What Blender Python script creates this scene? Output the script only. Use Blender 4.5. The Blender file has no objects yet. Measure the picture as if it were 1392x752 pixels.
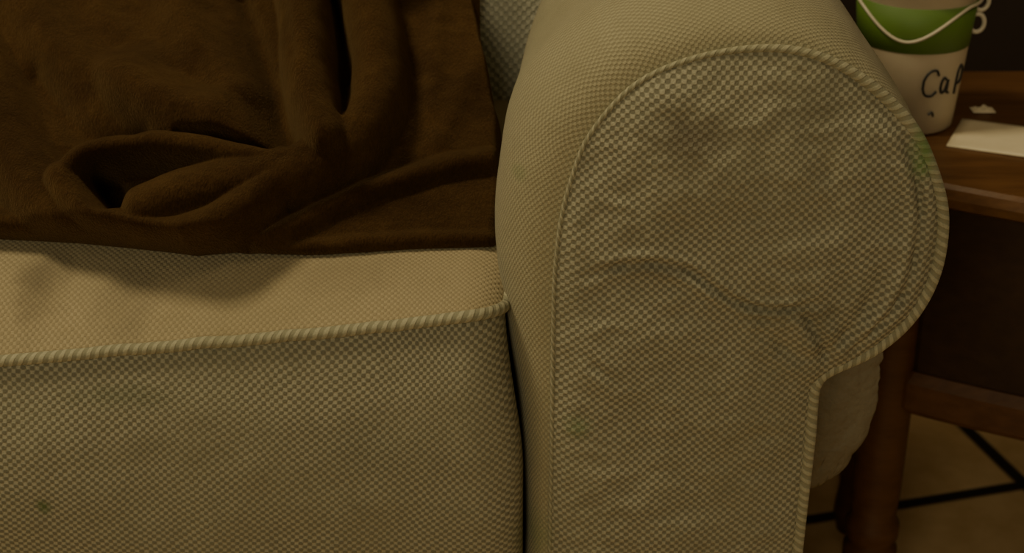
import bpy, math, random
import numpy as np
from mathutils import Vector, noise as mnoise
random.seed(4); np.random.seed(4)
S=bpy.context.scene
col=S.collection

# ---------------------------------------------------------------- helpers
def link(o,parent=None):
    col.objects.link(o)
    if parent: o.parent=parent
    return o
def empty(name,loc=(0,0,0)):
    e=bpy.data.objects.new(name,None); e.location=loc; e.empty_display_size=.05
    col.objects.link(e); return e
def mesh_obj(name,verts,faces,mat,parent=None,uvs=None,smooth=True):
    me=bpy.data.meshes.new(name); me.from_pydata([tuple(map(float,v)) for v in verts],[],faces)
    if uvs is not None:
        l=me.uv_layers.new(name="UVMap")
        idx=np.zeros(len(me.loops),dtype=np.int32); me.loops.foreach_get("vertex_index",idx)
        l.data.foreach_set("uv",np.asarray(uvs,dtype=np.float32)[idx].ravel())
    me.materials.append(mat)
    if smooth: me.polygons.foreach_set("use_smooth",[True]*len(me.polygons))
    me.update()
    return link(bpy.data.objects.new(name,me),parent)
def grid_obj(name,P,UV,mat,parent=None,flip=False,caps=False):
    n,m=P.shape[:2]; F=[]
    for i in range(n-1):
        for j in range(m-1):
            a=i*m+j; q=(a,a+1,a+m+1,a+m)
            F.append(q[::-1] if flip else q)
    return mesh_obj(name,P.reshape(-1,3),F,mat,parent,UV.reshape(-1,2))
def catmull(pts,n):
    pts=np.asarray(pts,float)
    P=np.vstack([2*pts[0]-pts[1],pts,2*pts[-1]-pts[-2]])
    out=[]
    for i in range(len(pts)-1):
        k=24
        for t in np.linspace(0,1,k,endpoint=False):
            p0,p1,p2,p3=P[i:i+4]
            out.append(.5*((2*p1)+(-p0+p2)*t+(2*p0-5*p1+4*p2-p3)*t*t+(-p0+3*p1-3*p2+p3)*t**3))
    out.append(pts[-1]); out=np.array(out)
    L=np.r_[0,np.cumsum(np.linalg.norm(np.diff(out,axis=0),axis=1))]
    s=np.linspace(0,L[-1],n)
    return np.stack([np.interp(s,L,out[:,k]) for k in range(out.shape[1])],1), s
def tube(name,pts,r,mat,parent=None,seg=14,cap=True):
    pts=np.asarray(pts,float); n=len(pts)
    T=np.gradient(pts,axis=0); T/=np.linalg.norm(T,axis=1)[:,None]+1e-12
    up=np.array([0,1.,0]) if abs(T[0][1])<.8 else np.array([1.,0,0])
    N=np.cross(T[0],up); N/=np.linalg.norm(N); V=[];U=[];F=[]
    L=np.r_[0,np.cumsum(np.linalg.norm(np.diff(pts,axis=0),axis=1))]
    rr=np.full(n,r) if np.isscalar(r) else np.asarray(r)
    for i in range(n):
        N=N-T[i]*np.dot(N,T[i]); N/=np.linalg.norm(N); B=np.cross(T[i],N)
        for j in range(seg+1):
            a=2*math.pi*j/seg
            V.append(pts[i]+rr[i]*(math.cos(a)*N+math.sin(a)*B)); U.append((L[i],j/seg))
    for i in range(n-1):
        for j in range(seg):
            a=i*(seg+1)+j; F.append((a,a+1,a+seg+2,a+seg+1))
    if cap:
        F.append(tuple(range(seg))[::-1]); F.append(tuple((n-1)*(seg+1)+j for j in range(seg)))
    return mesh_obj(name,V,F,mat,parent,U)
def lathe(name,prof,center,mat,parent=None,seg=64,mats=None):
    V=[];F=[];U=[]
    for (r,z) in prof:
        for j in range(seg):
            a=2*math.pi*j/seg; V.append((center[0]+r*math.cos(a),center[1]+r*math.sin(a),center[2]+z)); U.append((j/seg,z))
    n=len(prof)
    for i in range(n-1):
        for j in range(seg):
            k=(j+1)%seg; F.append((i*seg+j,i*seg+k,(i+1)*seg+k,(i+1)*seg+j))
    return mesh_obj(name,V,F,mat,parent,U)
def box(name,lo,hi,mat,parent=None,bev=.004):
    lo=np.array(lo,float);hi=np.array(hi,float)
    V=[(x,y,z) for x in (lo[0],hi[0]) for y in (lo[1],hi[1]) for z in (lo[2],hi[2])]
    F=[(0,1,3,2),(4,6,7,5),(0,4,5,1),(2,3,7,6),(0,2,6,4),(1,5,7,3)]
    U=[(v[0]+v[1]*.5,v[2]+v[1]*.3) for v in V]
    o=mesh_obj(name,V,F,mat,parent,U,smooth=False)
    if bev:
        b=o.modifiers.new("b","BEVEL"); b.width=bev; b.segments=3
    return o
def fbm(x,y,z,o=3):
    return mnoise.fractal(Vector((x,y,z)),1.0,2.0,o)
def sstep(a,b,x):
    t=min(1,max(0,(x-a)/(b-a))); return t*t*(3-2*t)

# ---------------------------------------------------------------- materials
class NT:
    def __init__(s,name):
        s.m=bpy.data.materials.new(name); s.m.use_nodes=True; s.t=s.m.node_tree
        s.b=s.t.nodes["Principled BSDF"]
    def n(s,t,**k):
        x=s.t.nodes.new(t)
        for a,v in k.items(): setattr(x,a,v)
        return x
    def put(s,sock,v):
        if isinstance(v,(int,float,tuple,list)): sock.default_value=v
        else: s.t.links.new(v,sock)
    def math(s,op,a,b=None,c=None,clamp=False):
        x=s.n("ShaderNodeMath",operation=op,use_clamp=clamp); s.put(x.inputs[0],a)
        if b is not None: s.put(x.inputs[1],b)
        if c is not None: s.put(x.inputs[2],c)
        return x.outputs[0]
    def mix(s,f,a,b,mode="MIX"):
        x=s.n("ShaderNodeMix",data_type="RGBA",blend_type=mode)
        s.put(x.inputs[0],f); s.put(x.inputs[6],a); s.put(x.inputs[7],b); return x.outputs[2]
    def noise(s,vec,scale,detail=3,rough=.55,out=0):
        x=s.n("ShaderNodeTexNoise"); s.put(x.inputs["Scale"],scale); x.inputs["Detail"].default_value=detail
        x.inputs["Roughness"].default_value=rough
        if vec is not None: s.put(x.inputs["Vector"],vec)
        return x.outputs[out]
    def ramp(s,v,a,b,c0=0.,c1=1.):
        x=s.n("ShaderNodeMapRange",interpolation_type="SMOOTHSTEP"); s.put(x.inputs[0],v)
        for i,q in enumerate((a,b,c0,c1)): x.inputs[i+1].default_value=q
        return x.outputs[0]
    def bump(s,h,dist,strength=1.,prev=None):
        x=s.n("ShaderNodeBump"); s.put(x.inputs["Height"],h); x.inputs["Distance"].default_value=dist
        x.inputs["Strength"].default_value=strength
        if prev is not None: s.put(x.inputs["Normal"],prev)
        return x.outputs[0]

STAINS_AND_SHADE=[((.217,-.008,.575),(.009,.05,.018),(.08,.22,.03,1),.65),  # fabric stains, plus crease shading painted into the colour further down
        ((.037,-.008,.410),(.009,.05,.009),(.14,.25,.09,1),.40),
        ((-.268,-.02,.362),(.005,.05,.005),(.07,.13,.03,1),.7),
        ((.012,-.0,.330),(.012,.08,.02),(.12,.20,.06,1),.35),
        ((.091,-.008,.584),(.024,.05,.013),(.11,.085,.055,1),.6),
        ((-.010,.02,.548),(.003,.05,.007),(.10,.06,.03,1),.7),
        ((.004,.02,.555),(.005,.06,.005),(.12,.2,.06,1),.25),
        ((-.27,.04,.475),(.018,.03,.05),(.10,.08,.05,1),.55),
        ((-.22,.03,.46),(.02,.03,.03),(.13,.11,.07,1),.40),
        ((-.10,.04,.48),(.04,.02,.03),(.16,.13,.08,1),.30),
        ((-.22,.0,.43),(.03,.05,.008),(.11,.13,.07,1),.3),
        ((-.08,.0,.40),(.03,.05,.02),(.13,.13,.08,1),.2),
        ((.150,-.008,.484),(.028,.05,.008),(.12,.105,.065,1),.3),  # painted shade along the middle crease of the arm panel
        ((.17,-.008,.475),(.012,.05,.02),(.12,.105,.065,1),.25),  # shade of the folds at the notch, painted as colour
        ((.16,-.008,.600),(.02,.05,.02),(.12,.11,.07,1),.3),
        ((.075,-.008,.509),(.03,.05,.006),(.11,.09,.06,1),.3)]  # painted shade along the upper left crease
def weave(name,light,dark,cell=.0025,contrast=1.,bumpd=.0006,rot=0.,stains_and_shade=True,mode="check"):
    M=NT(name)
    uv=M.n("ShaderNodeUVMap").outputs[0]
    geo=M.n("ShaderNodeNewGeometry"); pos=geo.outputs["Position"]
    wn=M.n("ShaderNodeTexNoise"); wn.inputs["Scale"].default_value=22; wn.inputs["Detail"].default_value=2
    M.t.links.new(pos,wn.inputs["Vector"])
    vs=M.n("ShaderNodeVectorMath",operation="SCALE"); M.t.links.new(wn.outputs["Color"],vs.inputs[0]); vs.inputs[3].default_value=.0060
    wn2=M.n("ShaderNodeTexNoise"); wn2.inputs["Scale"].default_value=300; wn2.inputs["Detail"].default_value=1
    M.t.links.new(pos,wn2.inputs["Vector"])
    vs2=M.n("ShaderNodeVectorMath",operation="SCALE"); M.t.links.new(wn2.outputs["Color"],vs2.inputs[0]); vs2.inputs[3].default_value=cell*.4
    va=M.n("ShaderNodeVectorMath",operation="ADD"); M.t.links.new(uv,va.inputs[0]); M.t.links.new(vs.outputs[0],va.inputs[1])
    vb=M.n("ShaderNodeVectorMath",operation="ADD"); M.t.links.new(va.outputs[0],vb.inputs[0]); M.t.links.new(vs2.outputs[0],vb.inputs[1])
    r=M.n("ShaderNodeVectorRotate",rotation_type="Z_AXIS"); M.t.links.new(vb.outputs[0],r.inputs["Vector"]); r.inputs["Angle"].default_value=rot
    sp=M.n("ShaderNodeSeparateXYZ"); M.t.links.new(r.outputs[0],sp.inputs[0])
    k=math.pi/cell
    sx=M.math("SINE",M.math("MULTIPLY",sp.outputs[0],k)); sy=M.math("SINE",M.math("MULTIPLY",sp.outputs[1],k*1.08))
    if mode=="check": w=M.math("MULTIPLY",sx,sy)
    else: w=M.math("SINE",M.math("ADD",M.math("MULTIPLY",sp.outputs[0],k*.9),M.math("MULTIPLY",sp.outputs[1],2*math.pi*2)))
    h=M.ramp(w,-.5,.5)
    fib=M.noise(pos,1400,2,.6)
    big=M.noise(pos,9,4,.6)
    mid=M.noise(pos,60,3,.6)
    c=M.mix(M.math("MULTIPLY",h,contrast),dark,light)
    c=M.mix(M.ramp(fib,.3,.75,0,.35),c,(dark[0]*.75,dark[1]*.75,dark[2]*.75,1))
    c=M.mix(M.ramp(big,.38,.75,0,.34),c,(light[0]*.58,light[1]*.58,light[2]*.52,1))
    c=M.mix(M.ramp(mid,.45,.85,0,.26),c,(dark[0]*.8,dark[1]*.78,dark[2]*.70,1))
    if stains_and_shade:
        for (p,s,cc,a) in STAINS_AND_SHADE:
            d=M.n("ShaderNodeVectorMath",operation="SUBTRACT"); M.t.links.new(pos,d.inputs[0]); d.inputs[1].default_value=p
            q=M.n("ShaderNodeVectorMath",operation="DIVIDE"); M.t.links.new(d.outputs[0],q.inputs[0]); q.inputs[1].default_value=s
            L=M.n("ShaderNodeVectorMath",operation="LENGTH"); M.t.links.new(q.outputs[0],L.inputs[0])
            dd=M.math("ADD",L.outputs["Value"],M.math("MULTIPLY",M.math("SUBTRACT",mid,.5),1.6))
            f=M.ramp(dd,.0,1.35,a,0)
            c=M.mix(f,c,cc)
    M.put(M.b.inputs["Base Color"],c)
    M.b.inputs["Roughness"].default_value=.92; M.b.inputs["Specular IOR Level"].default_value=.10
    M.b.inputs["Sheen Weight"].default_value=.08
    hh=M.math("ADD",h,M.math("MULTIPLY",fib,.5))
    n1=M.bump(big,.006,.5)
    M.put(M.b.inputs["Normal"],M.bump(hh,bumpd,.8,n1))
    return M.m
LIGHT=(.465,.445,.325,1); DARK=(.195,.188,.135,1)
m_weave=weave("upholstery_basketweave",LIGHT,DARK,cell=.0025)
m_weave_r=weave("upholstery_cushion_front",LIGHT,DARK,rot=.06,cell=.0025)
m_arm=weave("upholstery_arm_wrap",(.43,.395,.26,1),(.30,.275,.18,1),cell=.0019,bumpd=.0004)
m_top=weave("upholstery_cushion_top",(.45,.38,.24,1),(.33,.275,.17,1),cell=.0019,bumpd=.0004)
m_back=weave("upholstery_back_cushion",(.60,.59,.48,1),(.38,.375,.30,1),cell=.0034,bumpd=.0014)
m_pipe=weave("piping_cord",(.45,.43,.305,1),(.28,.27,.185,1),cell=.0024,bumpd=.0005,stains_and_shade=True,mode="twill")

def blanket_mat():
    M=NT("brown_plush"); geo=M.n("ShaderNodeNewGeometry"); pos=geo.outputs["Position"]
    big=M.noise(pos,14,4,.6); mid=M.noise(pos,70,4,.65)
    mp=M.n("ShaderNodeMapping"); M.t.links.new(pos,mp.inputs[0]); mp.inputs["Scale"].default_value=(1,.45,.45)
    fine=M.noise(mp.outputs[0],900,3,.7)
    c=M.mix(M.ramp(big,.3,.7),(.036,.018,.0066,1),(.070,.037,.013,1))
    c=M.mix(M.ramp(fine,.3,.75,0,.65),c,(.016,.0075,.003,1))
    c=M.mix(M.ramp(mid,.45,.8,0,.35),c,(.095,.053,.019,1))
    M.put(M.b.inputs["Base Color"],c); M.b.inputs["Roughness"].default_value=.95
    M.b.inputs["Specular IOR Level"].default_value=.04
    M.b.inputs["Sheen Weight"].default_value=.20; M.b.inputs["Sheen Roughness"].default_value=.45
    M.b.inputs["Sheen Tint"].default_value=(.68,.45,.20,1)
    n=M.bump(mid,.002,.5); M.put(M.b.inputs["Normal"],M.bump(fine,.0018,.9,n))
    return M.m
m_blanket=blanket_mat()
def wood(name,a,b,rough=.3,scale=1.):
    M=NT(name); tc=M.n("ShaderNodeTexCoord").outputs["Object"]
    mp=M.n("ShaderNodeMapping"); M.t.links.new(tc,mp.inputs[0]); mp.inputs["Scale"].default_value=(3*scale,30*scale,30*scale)
    g=M.noise(mp.outputs[0],4,5,.65)
    M.put(M.b.inputs["Base Color"],M.mix(M.ramp(g,.3,.7),a,b)); M.b.inputs["Roughness"].default_value=rough
    M.b.inputs["Specular IOR Level"].default_value=.35
    M.put(M.b.inputs["Normal"],M.bump(g,.0006,.4)); return M.m
m_wood=wood("cherry_wood",(.10,.045,.015,1),(.15,.070,.024,1),.4)
m_woodd=wood("dark_cherry_wood",(.026,.011,.005,1),(.038,.017,.007,1),.5)
m_leg=wood("table_leg_wood",(.080,.032,.011,1),(.115,.048,.017,1),.5)
def plain(name,c,rough=.5,nz=.0,metal=0,ns=60):
    M=NT(name); geo=M.n("ShaderNodeNewGeometry"); v=M.noise(geo.outputs["Position"],ns,3)
    M.put(M.b.inputs["Base Color"],M.mix(M.ramp(v,.3,.8,0,.35),c,(c[0]*.78,c[1]*.76,c[2]*.70,1)))
    M.b.inputs["Roughness"].default_value=rough; M.b.inputs["Metallic"].default_value=metal
    if nz: M.put(M.b.inputs["Normal"],M.bump(v,nz,.5))
    return M.m
m_white=plain("pail_white_enamel",(.62,.53,.39,1),.5)
m_green=plain("pail_green_band",(.12,.22,.035,1),.6)
m_ink=plain("ink_black",(.02,.02,.02,1),.5)
m_paper=plain("paper_sheet",(.75,.67,.49,1),.8,.0005)
m_wire=plain("wire_white",(.66,.60,.48,1),.4)
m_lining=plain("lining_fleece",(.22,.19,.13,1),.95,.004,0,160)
m_wall=plain("wall_paint_dark",(.022,.013,.008,1),.8,.001)
m_wallr=plain("wall_paint_brown",(.10,.07,.045,1),.8,.001)
m_ceil=plain("ceiling_paint",(.5,.45,.36,1),.9,.001)
m_foot=plain("foot_wood",(.05,.02,.01,1),.4)

def tile_mat():
    M=NT("floor_tile"); geo=M.n("ShaderNodeNewGeometry"); pos=geo.outputs["Position"]
    s=M.n("ShaderNodeVectorMath",operation="SUBTRACT"); M.t.links.new(pos,s.inputs[0]); s.inputs[1].default_value=(.511,.582,0)
    r=M.n("ShaderNodeVectorRotate",rotation_type="Z_AXIS"); M.t.links.new(s.outputs[0],r.inputs["Vector"]); r.inputs["Angle"].default_value=-math.radians(15.5)
    sp=M.n("ShaderNodeSeparateXYZ"); M.t.links.new(r.outputs[0],sp.inputs[0])
    def line(v):
        q=M.math("MODULO",M.math("ADD",M.math("ADD",v,.15),3.3),.33)
        return M.math("ABSOLUTE",M.math("SUBTRACT",q,.15))
    d=M.math("MINIMUM",line(sp.outputs[0]),line(sp.outputs[1]))
    g=M.ramp(d,.005,.010,1,0)
    n=M.noise(pos,12,6,.65); 
    c=M.mix(M.ramp(n,.3,.7),(.62,.41,.18,1),(.80,.56,.28,1))
    c=M.mix(g,c,(.020,.016,.014,1))
    M.put(M.b.inputs["Base Color"],c); M.b.inputs["Roughness"].default_value=.55
    M.put(M.b.inputs["Normal"],M.bump(M.math("SUBTRACT",n,g),.002,.4)); return M.m
m_tile=tile_mat()

# ---------------------------------------------------------------- room
box("floor",(-2.2,-2.6,-.05),(2.2,1.6,0),m_tile,None,0)
box("wall_back",(-2.2,1.3,0),(2.2,1.4,2.5),m_wall,None,0)
box("wall_right",(2.1,-2.6,0),(2.2,1.3,2.5),m_wallr,None,0)
box("baseboard_back",(-2.2,1.283,0),(2.1,1.3,.10),m_foot,None,.003)
box("ceiling",(-2.2,-2.6,2.5),(2.2,1.6,2.55),m_ceil,None,0)

# ---------------------------------------------------------------- sofa
sofa=empty("sofa")
OUT=[(.0225,.06),(.0218,.18),(.0214,.3189),(.0219,.3957),(.0219,.4389),(.0220,.4713),(.0225,.5027),(.0253,.5333),(.0309,.5588),
 (.0402,.5836),(.0618,.6099),(.0905,.6246),(.1261,.6309),(.1565,.627),(.1846,.612),(.2099,.5877),(.2254,.5588),(.2325,.5333),
 (.2315,.5027),(.2215,.4760),(.2029,.4553),(.1785,.4415),(.1725,.4345),(.1711,.425),(.1713,.3957),(.1698,.3189),(.169,.18),(.168,.06)]
N=420
O,sO=catmull(OUT,N)
T=np.gradient(O,axis=0); T/=np.linalg.norm(T,axis=1)[:,None]
Nn=np.stack([-T[:,1],T[:,0]],1)
def bulge_at(i):
    x,z=O[i]
    if x<.1261 and i<N*.55:
        zz=[.06,.32,.40,.44,.48,.52,.56,.59,.615,.631]; bb=[.018,.018,.022,.028,.034,.038,.042,.043,.038,.026]
        return float(np.interp(z,zz,bb))
    if z>.55: return float(np.interp(z,[.55,.59,.615,.631],[.0015,.003,.010,.024]))
    return .0015
B=np.array([bulge_at(i) for i in range(N)])
k=np.ones(25)/25; B=np.convolve(np.pad(B,12,mode="edge"),k,"valid")
def flare(x,y): return y*(.095-.115*min(1,max(0,x/.235)))
ys=np.r_[np.linspace(0,1,14)**1.6*.06, np.linspace(.07,.62,50)]
P=np.zeros((len(ys),N,3)); UV=np.zeros((len(ys),N,2))
for a,y in enumerate(ys):
    e=math.sqrt(max(0,1-(1-min(y/.06,1))**2))
    for i in range(N):
        o=O[i]+Nn[i]*B[i]*e
        w=fbm(o[0]*9,y*7,o[1]*9)*.0035*min(1,y/.05)
        o=o+Nn[i]*w*(1 if B[i]>.01 else .3)
        P[a,i]=(o[0]+flare(o[0],y),y,o[1]); UV[a,i]=(sO[i],y+e*B[i]*.8)
grid_obj("arm_wrap",P,UV,m_arm,sofa,flip=False)

zs=np.r_[np.linspace(.06,.30,40,endpoint=False),np.linspace(.30,.60,240,endpoint=False),.631-(.031)*(np.linspace(1,0,60)**2)]
apex=int(np.argmax(O[:,1])); 
Lz,Lx=O[:apex+1,1],O[:apex+1,0]
R=O[apex:][::-1]; 
Rz=np.maximum.accumulate(R[:,1]+np.arange(len(R))*1e-9); Rx=R[:,0]
Lzm=np.maximum.accumulate(Lz+np.arange(len(Lz))*1e-9)
cols=200; sgrid=(1-np.cos(np.linspace(0,math.pi,cols)))/2*.4+np.linspace(0,1,cols)*.6
zs=np.clip(zs,.06,O[apex,1]-1e-5)
XX=np.zeros((len(zs),cols)); ZZ=np.repeat(zs[:,None],cols,1)
for a,z in enumerate(zs):
    xl=np.interp(z,Lzm,Lx); xr=np.interp(z,Rz,Rx); XX[a]=xl+(xr-xl)*sgrid
def polydist(X,Z,pl):
    pl=np.asarray(pl,float); D=np.full(X.shape,1e9)
    for (x0,z0),(x1,z1) in zip(pl[:-1],pl[1:]):
        dx,dz=x1-x0,z1-z0; t=np.clip(((X-x0)*dx+(Z-z0)*dz)/(dx*dx+dz*dz+1e-12),0,1)
        D=np.minimum(D,np.hypot(X-x0-t*dx,Z-z0-t*dz))
    return D
Dm=polydist(XX,ZZ,O[::4])
Y=-.013*(1-np.exp(-Dm/.022))-.001
def crease(pl,w,amp,fade=.018):
    global Y
    c,_=catmull(pl,40); d=polydist(XX,ZZ,c)
    e=np.minimum(np.hypot(XX-c[0,0],ZZ-c[0,1]),np.hypot(XX-c[-1,0],ZZ-c[-1,1])); f=np.clip(e/fade,.1,1)
    n=.65+.35*np.sin(XX*310+ZZ*190)
    Y+=amp*f*n*np.exp(-(d/w)**2)
    Y-=amp*.55*f*np.exp(-((d-w*2.2)/(w*1.4))**2)
crease([(.040,.503),(.055,.510),(.072,.513),(.088,.511),(.108,.503)],.0022,.0024)
crease([(.094,.509),(.112,.497),(.128,.488),(.148,.486),(.168,.491)],.0020,.0032)
crease([(.118,.484),(.140,.480),(.158,.482),(.170,.470)],.0022,.0016)
crease([(.176,.444),(.172,.462),(.163,.478),(.158,.497)],.003,.0028)
crease([(.174,.450),(.155,.458),(.138,.472)],.004,.0020)
crease([(.036,.460),(.046,.449),(.060,.438)],.0024,.0018)
crease([(.180,.448),(.196,.467),(.212,.491),(.2180,.52),(.2165,.55),(.206,.58),(.19,.598)],.0024,.0036,.03)
crease([(.170,.452),(.185,.470),(.196,.492),(.199,.515)],.004,.0026)
crease([(.075,.583),(.090,.590),(.110,.583)],.005,.0014)
crease([(.15,.600),(.165,.575),(.16,.54)],.008,.0014)
crease([(.172,.40),(.150,.405),(.12,.395)],.006,.0010)
for a in range(XX.shape[0]):
    for b in range(cols):
        Y[a,b]+=(fbm(XX[a,b]*22,0.3,ZZ[a,b]*22)*.0022+abs(fbm(XX[a,b]*34,1.3,ZZ[a,b]*50))*.0014)*min(1,Dm[a,b]/.01)
grid_obj("arm_front_panel",np.stack([XX,Y,ZZ],2),np.stack([XX,ZZ],2),m_weave,sofa)
pr=np.interp(np.arange(N)/N,[0,.40,.47,.56,1],[.0013,.0013,.0017,.0036,.0034])
pp=np.stack([O[:,0]-Nn[:,0]*.001,np.full(N,-.0014),O[:,1]-Nn[:,1]*.001],1)
tube("arm_piping",pp,pr,m_pipe,sofa)

# seat cushion
xr_end=.0085; xl_end=-.62; CR=.030
xs=np.r_[np.linspace(xl_end,xl_end+.03,8,endpoint=False),np.linspace(xl_end+.03,xr_end-CR,150,endpoint=False),xr_end-CR*(1-np.sin(np.linspace(0,math.pi/2,22)))]
def pipe_z(x): return float(np.interp(x,[-.62,-.45,-.287,-.147,-.06,-.006,.01],[.435,.440,.4480,.4615,.4710,.4765,.477]))
def corner(x):
    d=max(0,x-(xr_end-CR))/CR; d2=max(0,(xl_end+CR)-x)/CR; d=min(1,max(d,d2)); return .026*(1-math.sqrt(max(0,1-d*d)))
def xsh(x,z): return -.0105*sstep(xr_end-.09,xr_end,x)*sstep(.37,.475,z)-.002*sstep(xr_end-.09,xr_end,x)
def seat_top(x,y):
    zp=pipe_z(x); t=min(1,max(0,y/.11)); base=zp+( .497-zp)*(1-(1-t)**2.1)
    return base+fbm(x*7,y*7,.2)*.004*t
topn=70; fn=90
rowsP=[];rowsU=[];fP=[];fU=[]
for x in xs:
    c=corner(x); zp=pipe_z(x)-c*.25; r=[];u=[]
    for t in np.linspace(0,1,topn):
        y=.56*(1-t)**1.6*1.0+c; z=seat_top(x,y-c)-c*.3*(1-min(1,(y-c)/.1)); r.append((x+xsh(x,z)*(1-min(1,y/.2)),y,z)); u.append((x,y))
    rowsP.append(r); rowsU.append(u)
    r=[];u=[]
    for t in np.linspace(0,1,fn):
        z=zp-(zp-.275)*t; yb=-.016*math.sin(math.pi*min(1,t))**.7+c
        yb+=fbm(x*11,.7,z*11)*.0035*math.sin(math.pi*t)
        r.append((x+xsh(x,z),yb,z)); u.append((x,z))
    for y in np.linspace(.02,.56,8): r.append((x,y+c,.272)); u.append((x,.272-y))
    fP.append(r); fU.append(u)
grid_obj("seat_cushion_top",np.array(rowsP),np.array(rowsU),m_top,sofa,flip=True)
grid_obj("seat_cushion_front",np.array(fP),np.array(fU),m_weave_r,sofa,flip=True)
for nm,ci in (("seat_cushion_side_right",-1),("seat_cushion_side_left",0)):
    top=np.array(rowsP[ci]); bot=top.copy(); bot[:,2]=.272
    G=np.stack([top*(1-t)+bot*t for t in np.linspace(0,1,12)]); 
    grid_obj(nm,G,G[:,:,1:],m_weave,sofa)
pc=[(x+xsh(x,.5),corner(x)-.003,pipe_z(x)-corner(x)*.25+.0012) for x in xs]
pc+= [(xr_end-.004,y,seat_top(xr_end,y-.02)) for y in np.linspace(.045,.5,30)]
pcs,_=catmull(pc,500); pcs[:,2]+=np.array([fbm(p[0]*25,0,3.)*.0014 for p in pcs])
tube("seat_piping",pcs,.0034,m_pipe,sofa)
pcb=[(x,corner(x)-.002,.275) for x in xs]; tube("seat_piping_lower",catmull(pcb,200)[0],.0036,m_pipe,sofa)
box("base_rail",(-.62,.015,.06),(.02,.56,.268),m_weave,sofa,.012)
box("back_frame",(-.62,.565,.06),(.23,.70,.86),m_weave,sofa,.03)
for i,(x,y) in enumerate([(.09,.05),(-.58,.07),(.09,.62),(-.58,.62)]):
    lathe("foot_%d"%(i+1),[(0,0),(.018,0),(.026,.03),(.028,.062),(0,.062)],(x,y,0),m_foot,sofa,24)
def pillow(name,cen,dim,mat,parent,tilt=0,n=7.,seg=60):
    V=[];U=[];F=[];c=Vector(cen)
    g=np.linspace(-1,1,seg)
    for ax in range(3):
        for sg in (-1,1):
            b=len(V)
            for i in g:
                for j in g:
                    q=[0,0,0]; q[ax]=sg; q[(ax+1)%3]=i; q[(ax+2)%3]=j
                    nn=sum(abs(k)**n for k in q)**(1/n); q=[k/nn for k in q]
                    s=fbm(q[0]*2+cen[0],q[1]*2,q[2]*2)*.03
                    v=Vector((q[0]*dim[0]/2*(1+s*.3),q[1]*dim[1]/2*(1+s*2),q[2]*dim[2]/2*(1+s*.3)))
                    uu=(v.x+v.y*.7,v.z+v.y*.7)
                    yy=v.y*math.cos(tilt)+v.z*math.sin(tilt); zz=v.z*math.cos(tilt)-v.y*math.sin(tilt)
                    V.append((c.x+v.x,c.y+yy,c.z+zz)); U.append(uu)
            for i in range(seg-1):
                for j in range(seg-1):
                    a=b+i*seg+j; f=(a,a+1,a+seg+1,a+seg)
                    F.append(f if sg<0 else f[::-1])
    o=mesh_obj(name,V,F,mat,parent,U)
    w=o.modifiers.new("w","WELD"); w.merge_threshold=.0002
    return o
pillow("back_cushion",(-.270,.445,.680),(.70,.22,.47),m_back,sofa,math.radians(10),n=9.)
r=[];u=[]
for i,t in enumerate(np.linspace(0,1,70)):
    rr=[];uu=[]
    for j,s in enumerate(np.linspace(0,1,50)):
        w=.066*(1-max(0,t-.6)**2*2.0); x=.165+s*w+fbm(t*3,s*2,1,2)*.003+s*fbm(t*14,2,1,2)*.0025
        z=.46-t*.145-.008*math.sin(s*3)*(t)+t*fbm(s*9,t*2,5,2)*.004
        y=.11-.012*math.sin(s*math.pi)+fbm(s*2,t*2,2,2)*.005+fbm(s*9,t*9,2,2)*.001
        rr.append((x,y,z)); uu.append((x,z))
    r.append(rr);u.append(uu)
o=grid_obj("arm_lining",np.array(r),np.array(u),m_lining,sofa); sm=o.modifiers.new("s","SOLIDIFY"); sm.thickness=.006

# ---------------------------------------------------------------- blanket
nu,nv=500,440
A=np.linspace(-60,684,nu); Bv=np.r_[np.linspace(-14,400,380),np.linspace(404,620,60)]
hem=np.interp(A,[-60,0,100,180,270,345,450,560,684],[24,22,14,4,-9,-2,-4,1,4])
AA,BB=np.meshgrid(A,Bv)
BB=hem[None,:]+(BB+14)/634*(620-hem[None,:])
def ridge(pl,w,h,kind="tube"):
    c,_=catmull([(x,340-y) for x,y in pl],60); d=polydist(AA,BB,c)
    if kind=="tube": return h*np.sqrt(np.clip(1-(d/w)**2,0,1))
    if kind=="cos": return h*np.cos(np.clip(d/w,0,1)*math.pi/2)**.8
    return h*np.exp(-(d/w)**2*1.4)
def smax(a,b,k=.002):
    h=np.clip(.5+.5*(a-b)/k,0,1); return b*(1-h)+a*h+k*h*(1-h)
H=np.full(AA.shape,.012)
H=smax(H,ridge([(-60,40),(-10,130),(30,220),(85,290),(120,330)],62,.044,"cos"))
H=smax(H,ridge([(690,215),(610,228),(520,256),(440,290),(360,332)],24,.026,"cos"))
H=smax(H,ridge([(690,325),(560,325),(440,335),(330,345)],24,.016,"cos"))
H=smax(H,ridge([(-60,300),(30,310),(110,328)],36,.026,"cos"))
# right roll, sweeping down and left into the big fold
H=smax(H,ridge([(520,-260),(526,60),(522,130),(502,185),(460,225),(400,252)],44,.056))
# left roll
H=smax(H,ridge([(434,-260),(436,40),(432,110),(438,170),(455,212)],42,.076))
# upper cloth spilling into the fold
H=smax(H,ridge([(190,120),(250,170),(320,200)],62,.034,"cos"),.006)
# U fold
H=smax(H,ridge([(108,262),(130,292),(175,322),(240,338),(305,322),(352,290),(395,255),(445,222),(480,190)],36,.056))
H=smax(H,ridge([(114,275),(118,250),(142,230),(190,219),(260,220),(330,232),(395,238),(440,225)],24,.056))
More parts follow.
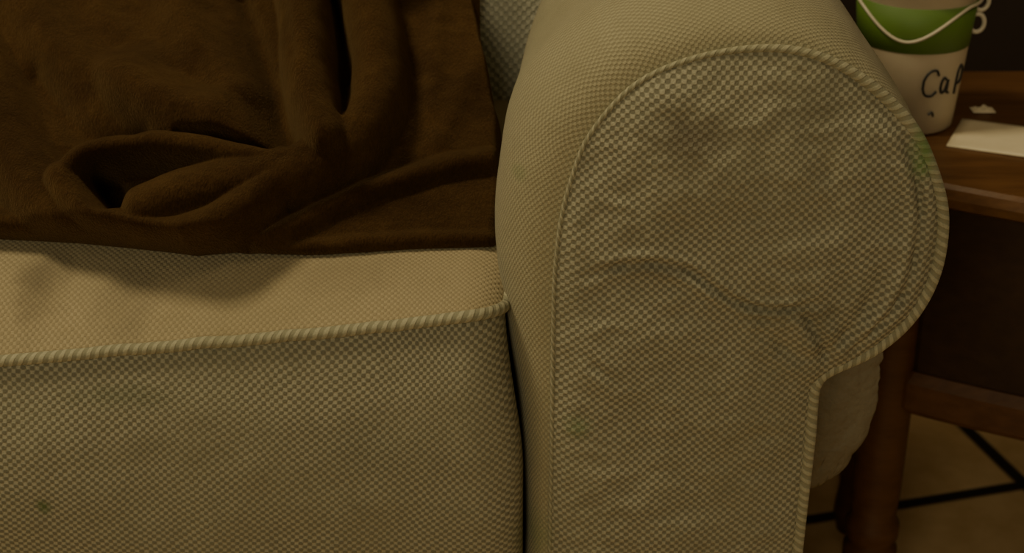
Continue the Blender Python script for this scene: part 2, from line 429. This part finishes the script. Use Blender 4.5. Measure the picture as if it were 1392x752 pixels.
# inner lip of the cave, a broad soft roll filling the loop
H=smax(H,ridge([(215,300),(262,278),(320,262),(385,248)],42,.057))
H+=ridge([(20,-20),(80,60),(170,130),(300,165)],48,.020,"g")+ridge([(240,-60),(270,40),(330,130)],40,.020,"g")+ridge([(120,-40),(170,40),(260,100)],22,.008,"g")
H-=ridge([(340,-20),(372,90),(388,190)],16,.012,"g")
H-=ridge([(50,110),(110,180),(200,198)],18,.010,"g")
H-=ridge([(154,262),(166,286)],16,.055,"g")
H-=ridge([(255,198),(310,202),(376,222)],7,.012,"g")
H-=ridge([(481,-40),(484,120),(476,180)],6,.012,"g")
H-=ridge([(410,-20),(420,120)],9,.004,"g")
H+=ridge([(690,60),(630,130),(600,190)],20,.005,"g")+ridge([(640,-60),(610,60),(590,150)],16,.005,"g")
H=np.maximum(H,.0)
for _ in range(5):
    Hp=np.pad(H,1,mode="edge"); H=(Hp[1:-1,1:-1]*4+Hp[:-2,1:-1]+Hp[2:,1:-1]+Hp[1:-1,:-2]+Hp[1:-1,2:])/8
P=np.zeros((nv,nu,3)); UVb=np.zeros((nv,nu,2))
for i in range(nv):
    for j in range(nu):
        b=BB[i,j]; s=b/350
        rl=float(np.interp(b,[0,110,190,270,350,440],[674,686,684,668,650,640]))
        a=A[j]*(rl/684) if A[j]>0 else A[j]
        t=s*(1-.17*(1-min(s,1)))
        W=.307+.060*min(t,1.1); x=(a-696)/700*W*.97
        tc=min(t,.98); te=max(0,t-.98)
        y=.057+.243*tc+.05*te; z=.487+.086*tc+.28*te
        edge=(b-hem[j])/22; e=math.sqrt(max(0,1-(1-min(1,edge))**2))
        redge=(684-A[j])/16; e2=math.sqrt(max(0,1-(1-min(1,redge))**2))
        h=H[i,j]*e*(.25+.75*e2)+(fbm(x*30,y*30,z*30)*.0014+fbm(x*90,y*60,z*60,2)*.0005)*e
        x+=fbm(x*8,t*3,3)*.003
        zz=z+.62*h; yy=y-.78*h
        st=seat_top(x,yy)+.0008
        if edge<1.2: zz=max(zz,st)
        if t<.98: zz=st+(zz-st)*e2 if zz>st else zz
        P[i,j]=(x,yy,zz); UVb[i,j]=(x,t*.3)
bo=grid_obj("throw_blanket",P,UVb,m_blanket,None)

# ---------------------------------------------------------------- side table
table=empty("side_table")
TZ=.447
def top_outline(off=0):
    pts=[]
    xl,xr=.270-off,.84+off
    for x in np.linspace(xl,xr,60): 
        e=min(x-xl,xr-x); c=.02*(1-min(1,e/.02))**2
        pts.append((x,.178-off+.107*(abs(x-.56)/.28)**1.7+c))
    pts+=[(xr,.53+off),(xl,.53+off)]
    return pts
def slab(name,prof,mat):
    V=[];F=[];n=None
    for off,z in prof:
        pl=top_outline(off); n=len(pl); V+=[(x,y,z) for x,y in pl]
    for k in range(len(prof)-1):
        for j in range(n):
            q=(j+1)%n; F.append((k*n+j,k*n+q,(k+1)*n+q,(k+1)*n+j))
    F.append(tuple(range(n))[::-1]); F.append(tuple((len(prof)-1)*n+j for j in range(n)))
    o=mesh_obj(name,V,F,mat,table,[(v[0],v[1]) for v in V],smooth=False); return o
slab("tabletop",[(-.006,TZ-.020),(0,TZ-.017),(.002,TZ-.010),(0,TZ-.003),(-.003,TZ)],m_wood)
slab("apron",[(-.020,.285),(-.020,TZ-.019)],m_woodd)
slab("apron_moulding",[(-.018,.250),(-.012,.256),(-.012,.278),(-.018,.286)],m_leg)
prof=[(0,0),(.012,0),(.016,.02),(.013,.05),(.015,.08),(.0185,.103),(.0205,.108),(.0205,.118),(.0165,.123),(.0205,.130),(.0205,.141),(.017,.148),(.0185,.17),(.0195,.25),(.0195,.30),(.0195,.43)]
for i,(x,y) in enumerate([(.291,.305),(.82,.305),(.322,.505),(.82,.505)]):
    lathe("leg_%d"%(i+1),[(r*1.05,z) for r,z in prof],(x,y,0),m_leg,table,32)

# ---------------------------------------------------------------- pail on the table
pail=empty("pail")
pc=(.306,.400); PR0,PR1=.036,.0455; PH=.110
def pr_(z): return PR0+(PR1-PR0)*z/PH
lathe("body",[(0,.001),(pr_(0)-.002,.001),(pr_(0),.003),(pr_(.062),.062),(pr_(PH),PH),(pr_(PH)+.0015,PH+.0015),(pr_(PH)-.0005,PH+.003),(pr_(PH)-.002,PH),(pr_(0)-.002,.006),(0,.006)],(pc[0],pc[1],TZ),m_white,pail)
lathe("green_band",[(pr_(.067)-.0003,.067),(pr_(.067)+.0005,.0673),(pr_(.102)+.0005,.102),(pr_(.102)-.0003,.1023)],(pc[0],pc[1],TZ),m_green,pail)
def on_pail(a,z,off=.001):
    r=pr_(z)+off; return (pc[0]+r*math.sin(a),pc[1]-r*math.cos(a),TZ+z)
def stroke(name,pl,r=.0010,mat=m_ink,off=.0004,da=-.10):
    c,_=catmull(pl,30); tube(name,[on_pail(a+da,.040+(z-.040)*.85+.004,off) for a,z in c],r,mat,pail,8)
stroke("letter_c",[(.42,.047),(.36,.052),(.22,.050),(.13,.040),(.18,.030),(.32,.028),(.42,.032)])
stroke("letter_u",[(.62,.042),(.55,.044),(.50,.037),(.54,.030),(.62,.033),(.66,.042),(.66,.031),(.72,.029)])
stroke("letter_p",[(.92,.026),(.92,.046),(1.0,.052),(1.10,.047),(1.08,.037),(.94,.035)])
stroke("small_mark",[(.32,.010),(.40,.012),(.44,.008)],.0008)
bl=[on_pail(a,.077+.025*sstep(0,1.15,abs(a+.35))if abs(a)<1.5 else .102,.0025) for a in np.linspace(-1.5,1.5,60)]
tube("bail_wire",bl,.0012,m_wire,pail,10)
a=1.57
for k_,(zc,rad) in enumerate([(.097,.0070),(.080,.0070)]):
    cx,cy,cz=on_pail(a,zc,.004)
    ring=[(cx+(rad*.8*math.cos(q)),cy-.002,cz+rad*math.sin(q)) for q in np.linspace(0,2*math.pi,33)]
    tube("ear_ring_%d"%(k_+1),ring,.0017,m_wire,pail,10,cap=False)

def paper(name,cx,cy,w,d,rot,z):
    n=16;P=np.zeros((n,n,3));U=np.zeros((n,n,2))
    for i,u in enumerate(np.linspace(-.5,.5,n)):
        for j,v in enumerate(np.linspace(-.5,.5,n)):
            x=u*w;y=v*d; P[i,j]=(cx+x*math.cos(rot)-y*math.sin(rot),cy+x*math.sin(rot)+y*math.cos(rot),z+.003*(u+.5)**2*abs(v)); U[i,j]=(x,y)
    o=grid_obj(name,P,U,m_paper,None); s=o.modifiers.new("s","SOLIDIFY"); s.thickness=.0012; s.offset=0; return o
paper("paper_sheet",.396,.348,.125,.066,-.42,TZ+.0009)
n=14
P=np.zeros((n,n,3));U=np.zeros((n,n,2))
for i,u in enumerate(np.linspace(-1,1,n)):
    for j,v in enumerate(np.linspace(-1,1,n)):
        P[i,j]=(.374+u*.009,.425+v*.007,TZ+.0008+.004*max(0,1-u*u)*max(0,1-v*v)*(.6+fbm(u*2,v*2,3))); U[i,j]=(u,v)
grid_obj("crumpled_wrapper",P,U,m_paper,None)

# ---------------------------------------------------------------- light
def area(name,loc,tgt,size,power,colr):
    d=bpy.data.lights.new(name,"AREA"); d.size=size; d.energy=power; d.color=colr
    o=bpy.data.objects.new(name,d); o.location=loc; col.objects.link(o)
    o.rotation_euler=(Vector(tgt)-Vector(loc)).to_track_quat("-Z","Y").to_euler(); return o
area("ceiling_lamp",(-.95,.0,2.25),(.0,.1,.5),.40,19,(1,.83,.50))
area("room_lamp",(1.4,-.2,2.2),(.5,.5,.2),.5,4.5,(1,.79,.47))
area("front_fill",(-.5,-2.2,1.4),(.0,0,.4),.7,12.5,(1,.86,.55))  # added soft fill from behind the camera, not an actual lamp
w=bpy.data.worlds.new("World"); S.world=w; w.use_nodes=True
w.node_tree.nodes["Background"].inputs[0].default_value=(1,.90,.62,1); w.node_tree.nodes["Background"].inputs[1].default_value=.07

# ---------------------------------------------------------------- camera
cd=bpy.data.cameras.new("camera"); co=bpy.data.objects.new("camera",cd); col.objects.link(co)
cd.sensor_width=36; cd.lens=57.86; cd.clip_start=.02
co.location=(0,-.8157,.8804); co.rotation_euler=(math.radians(65),0,0)
cd.dof.use_dof=True; cd.dof.focus_distance=.90; cd.dof.aperture_fstop=11
S.camera=co
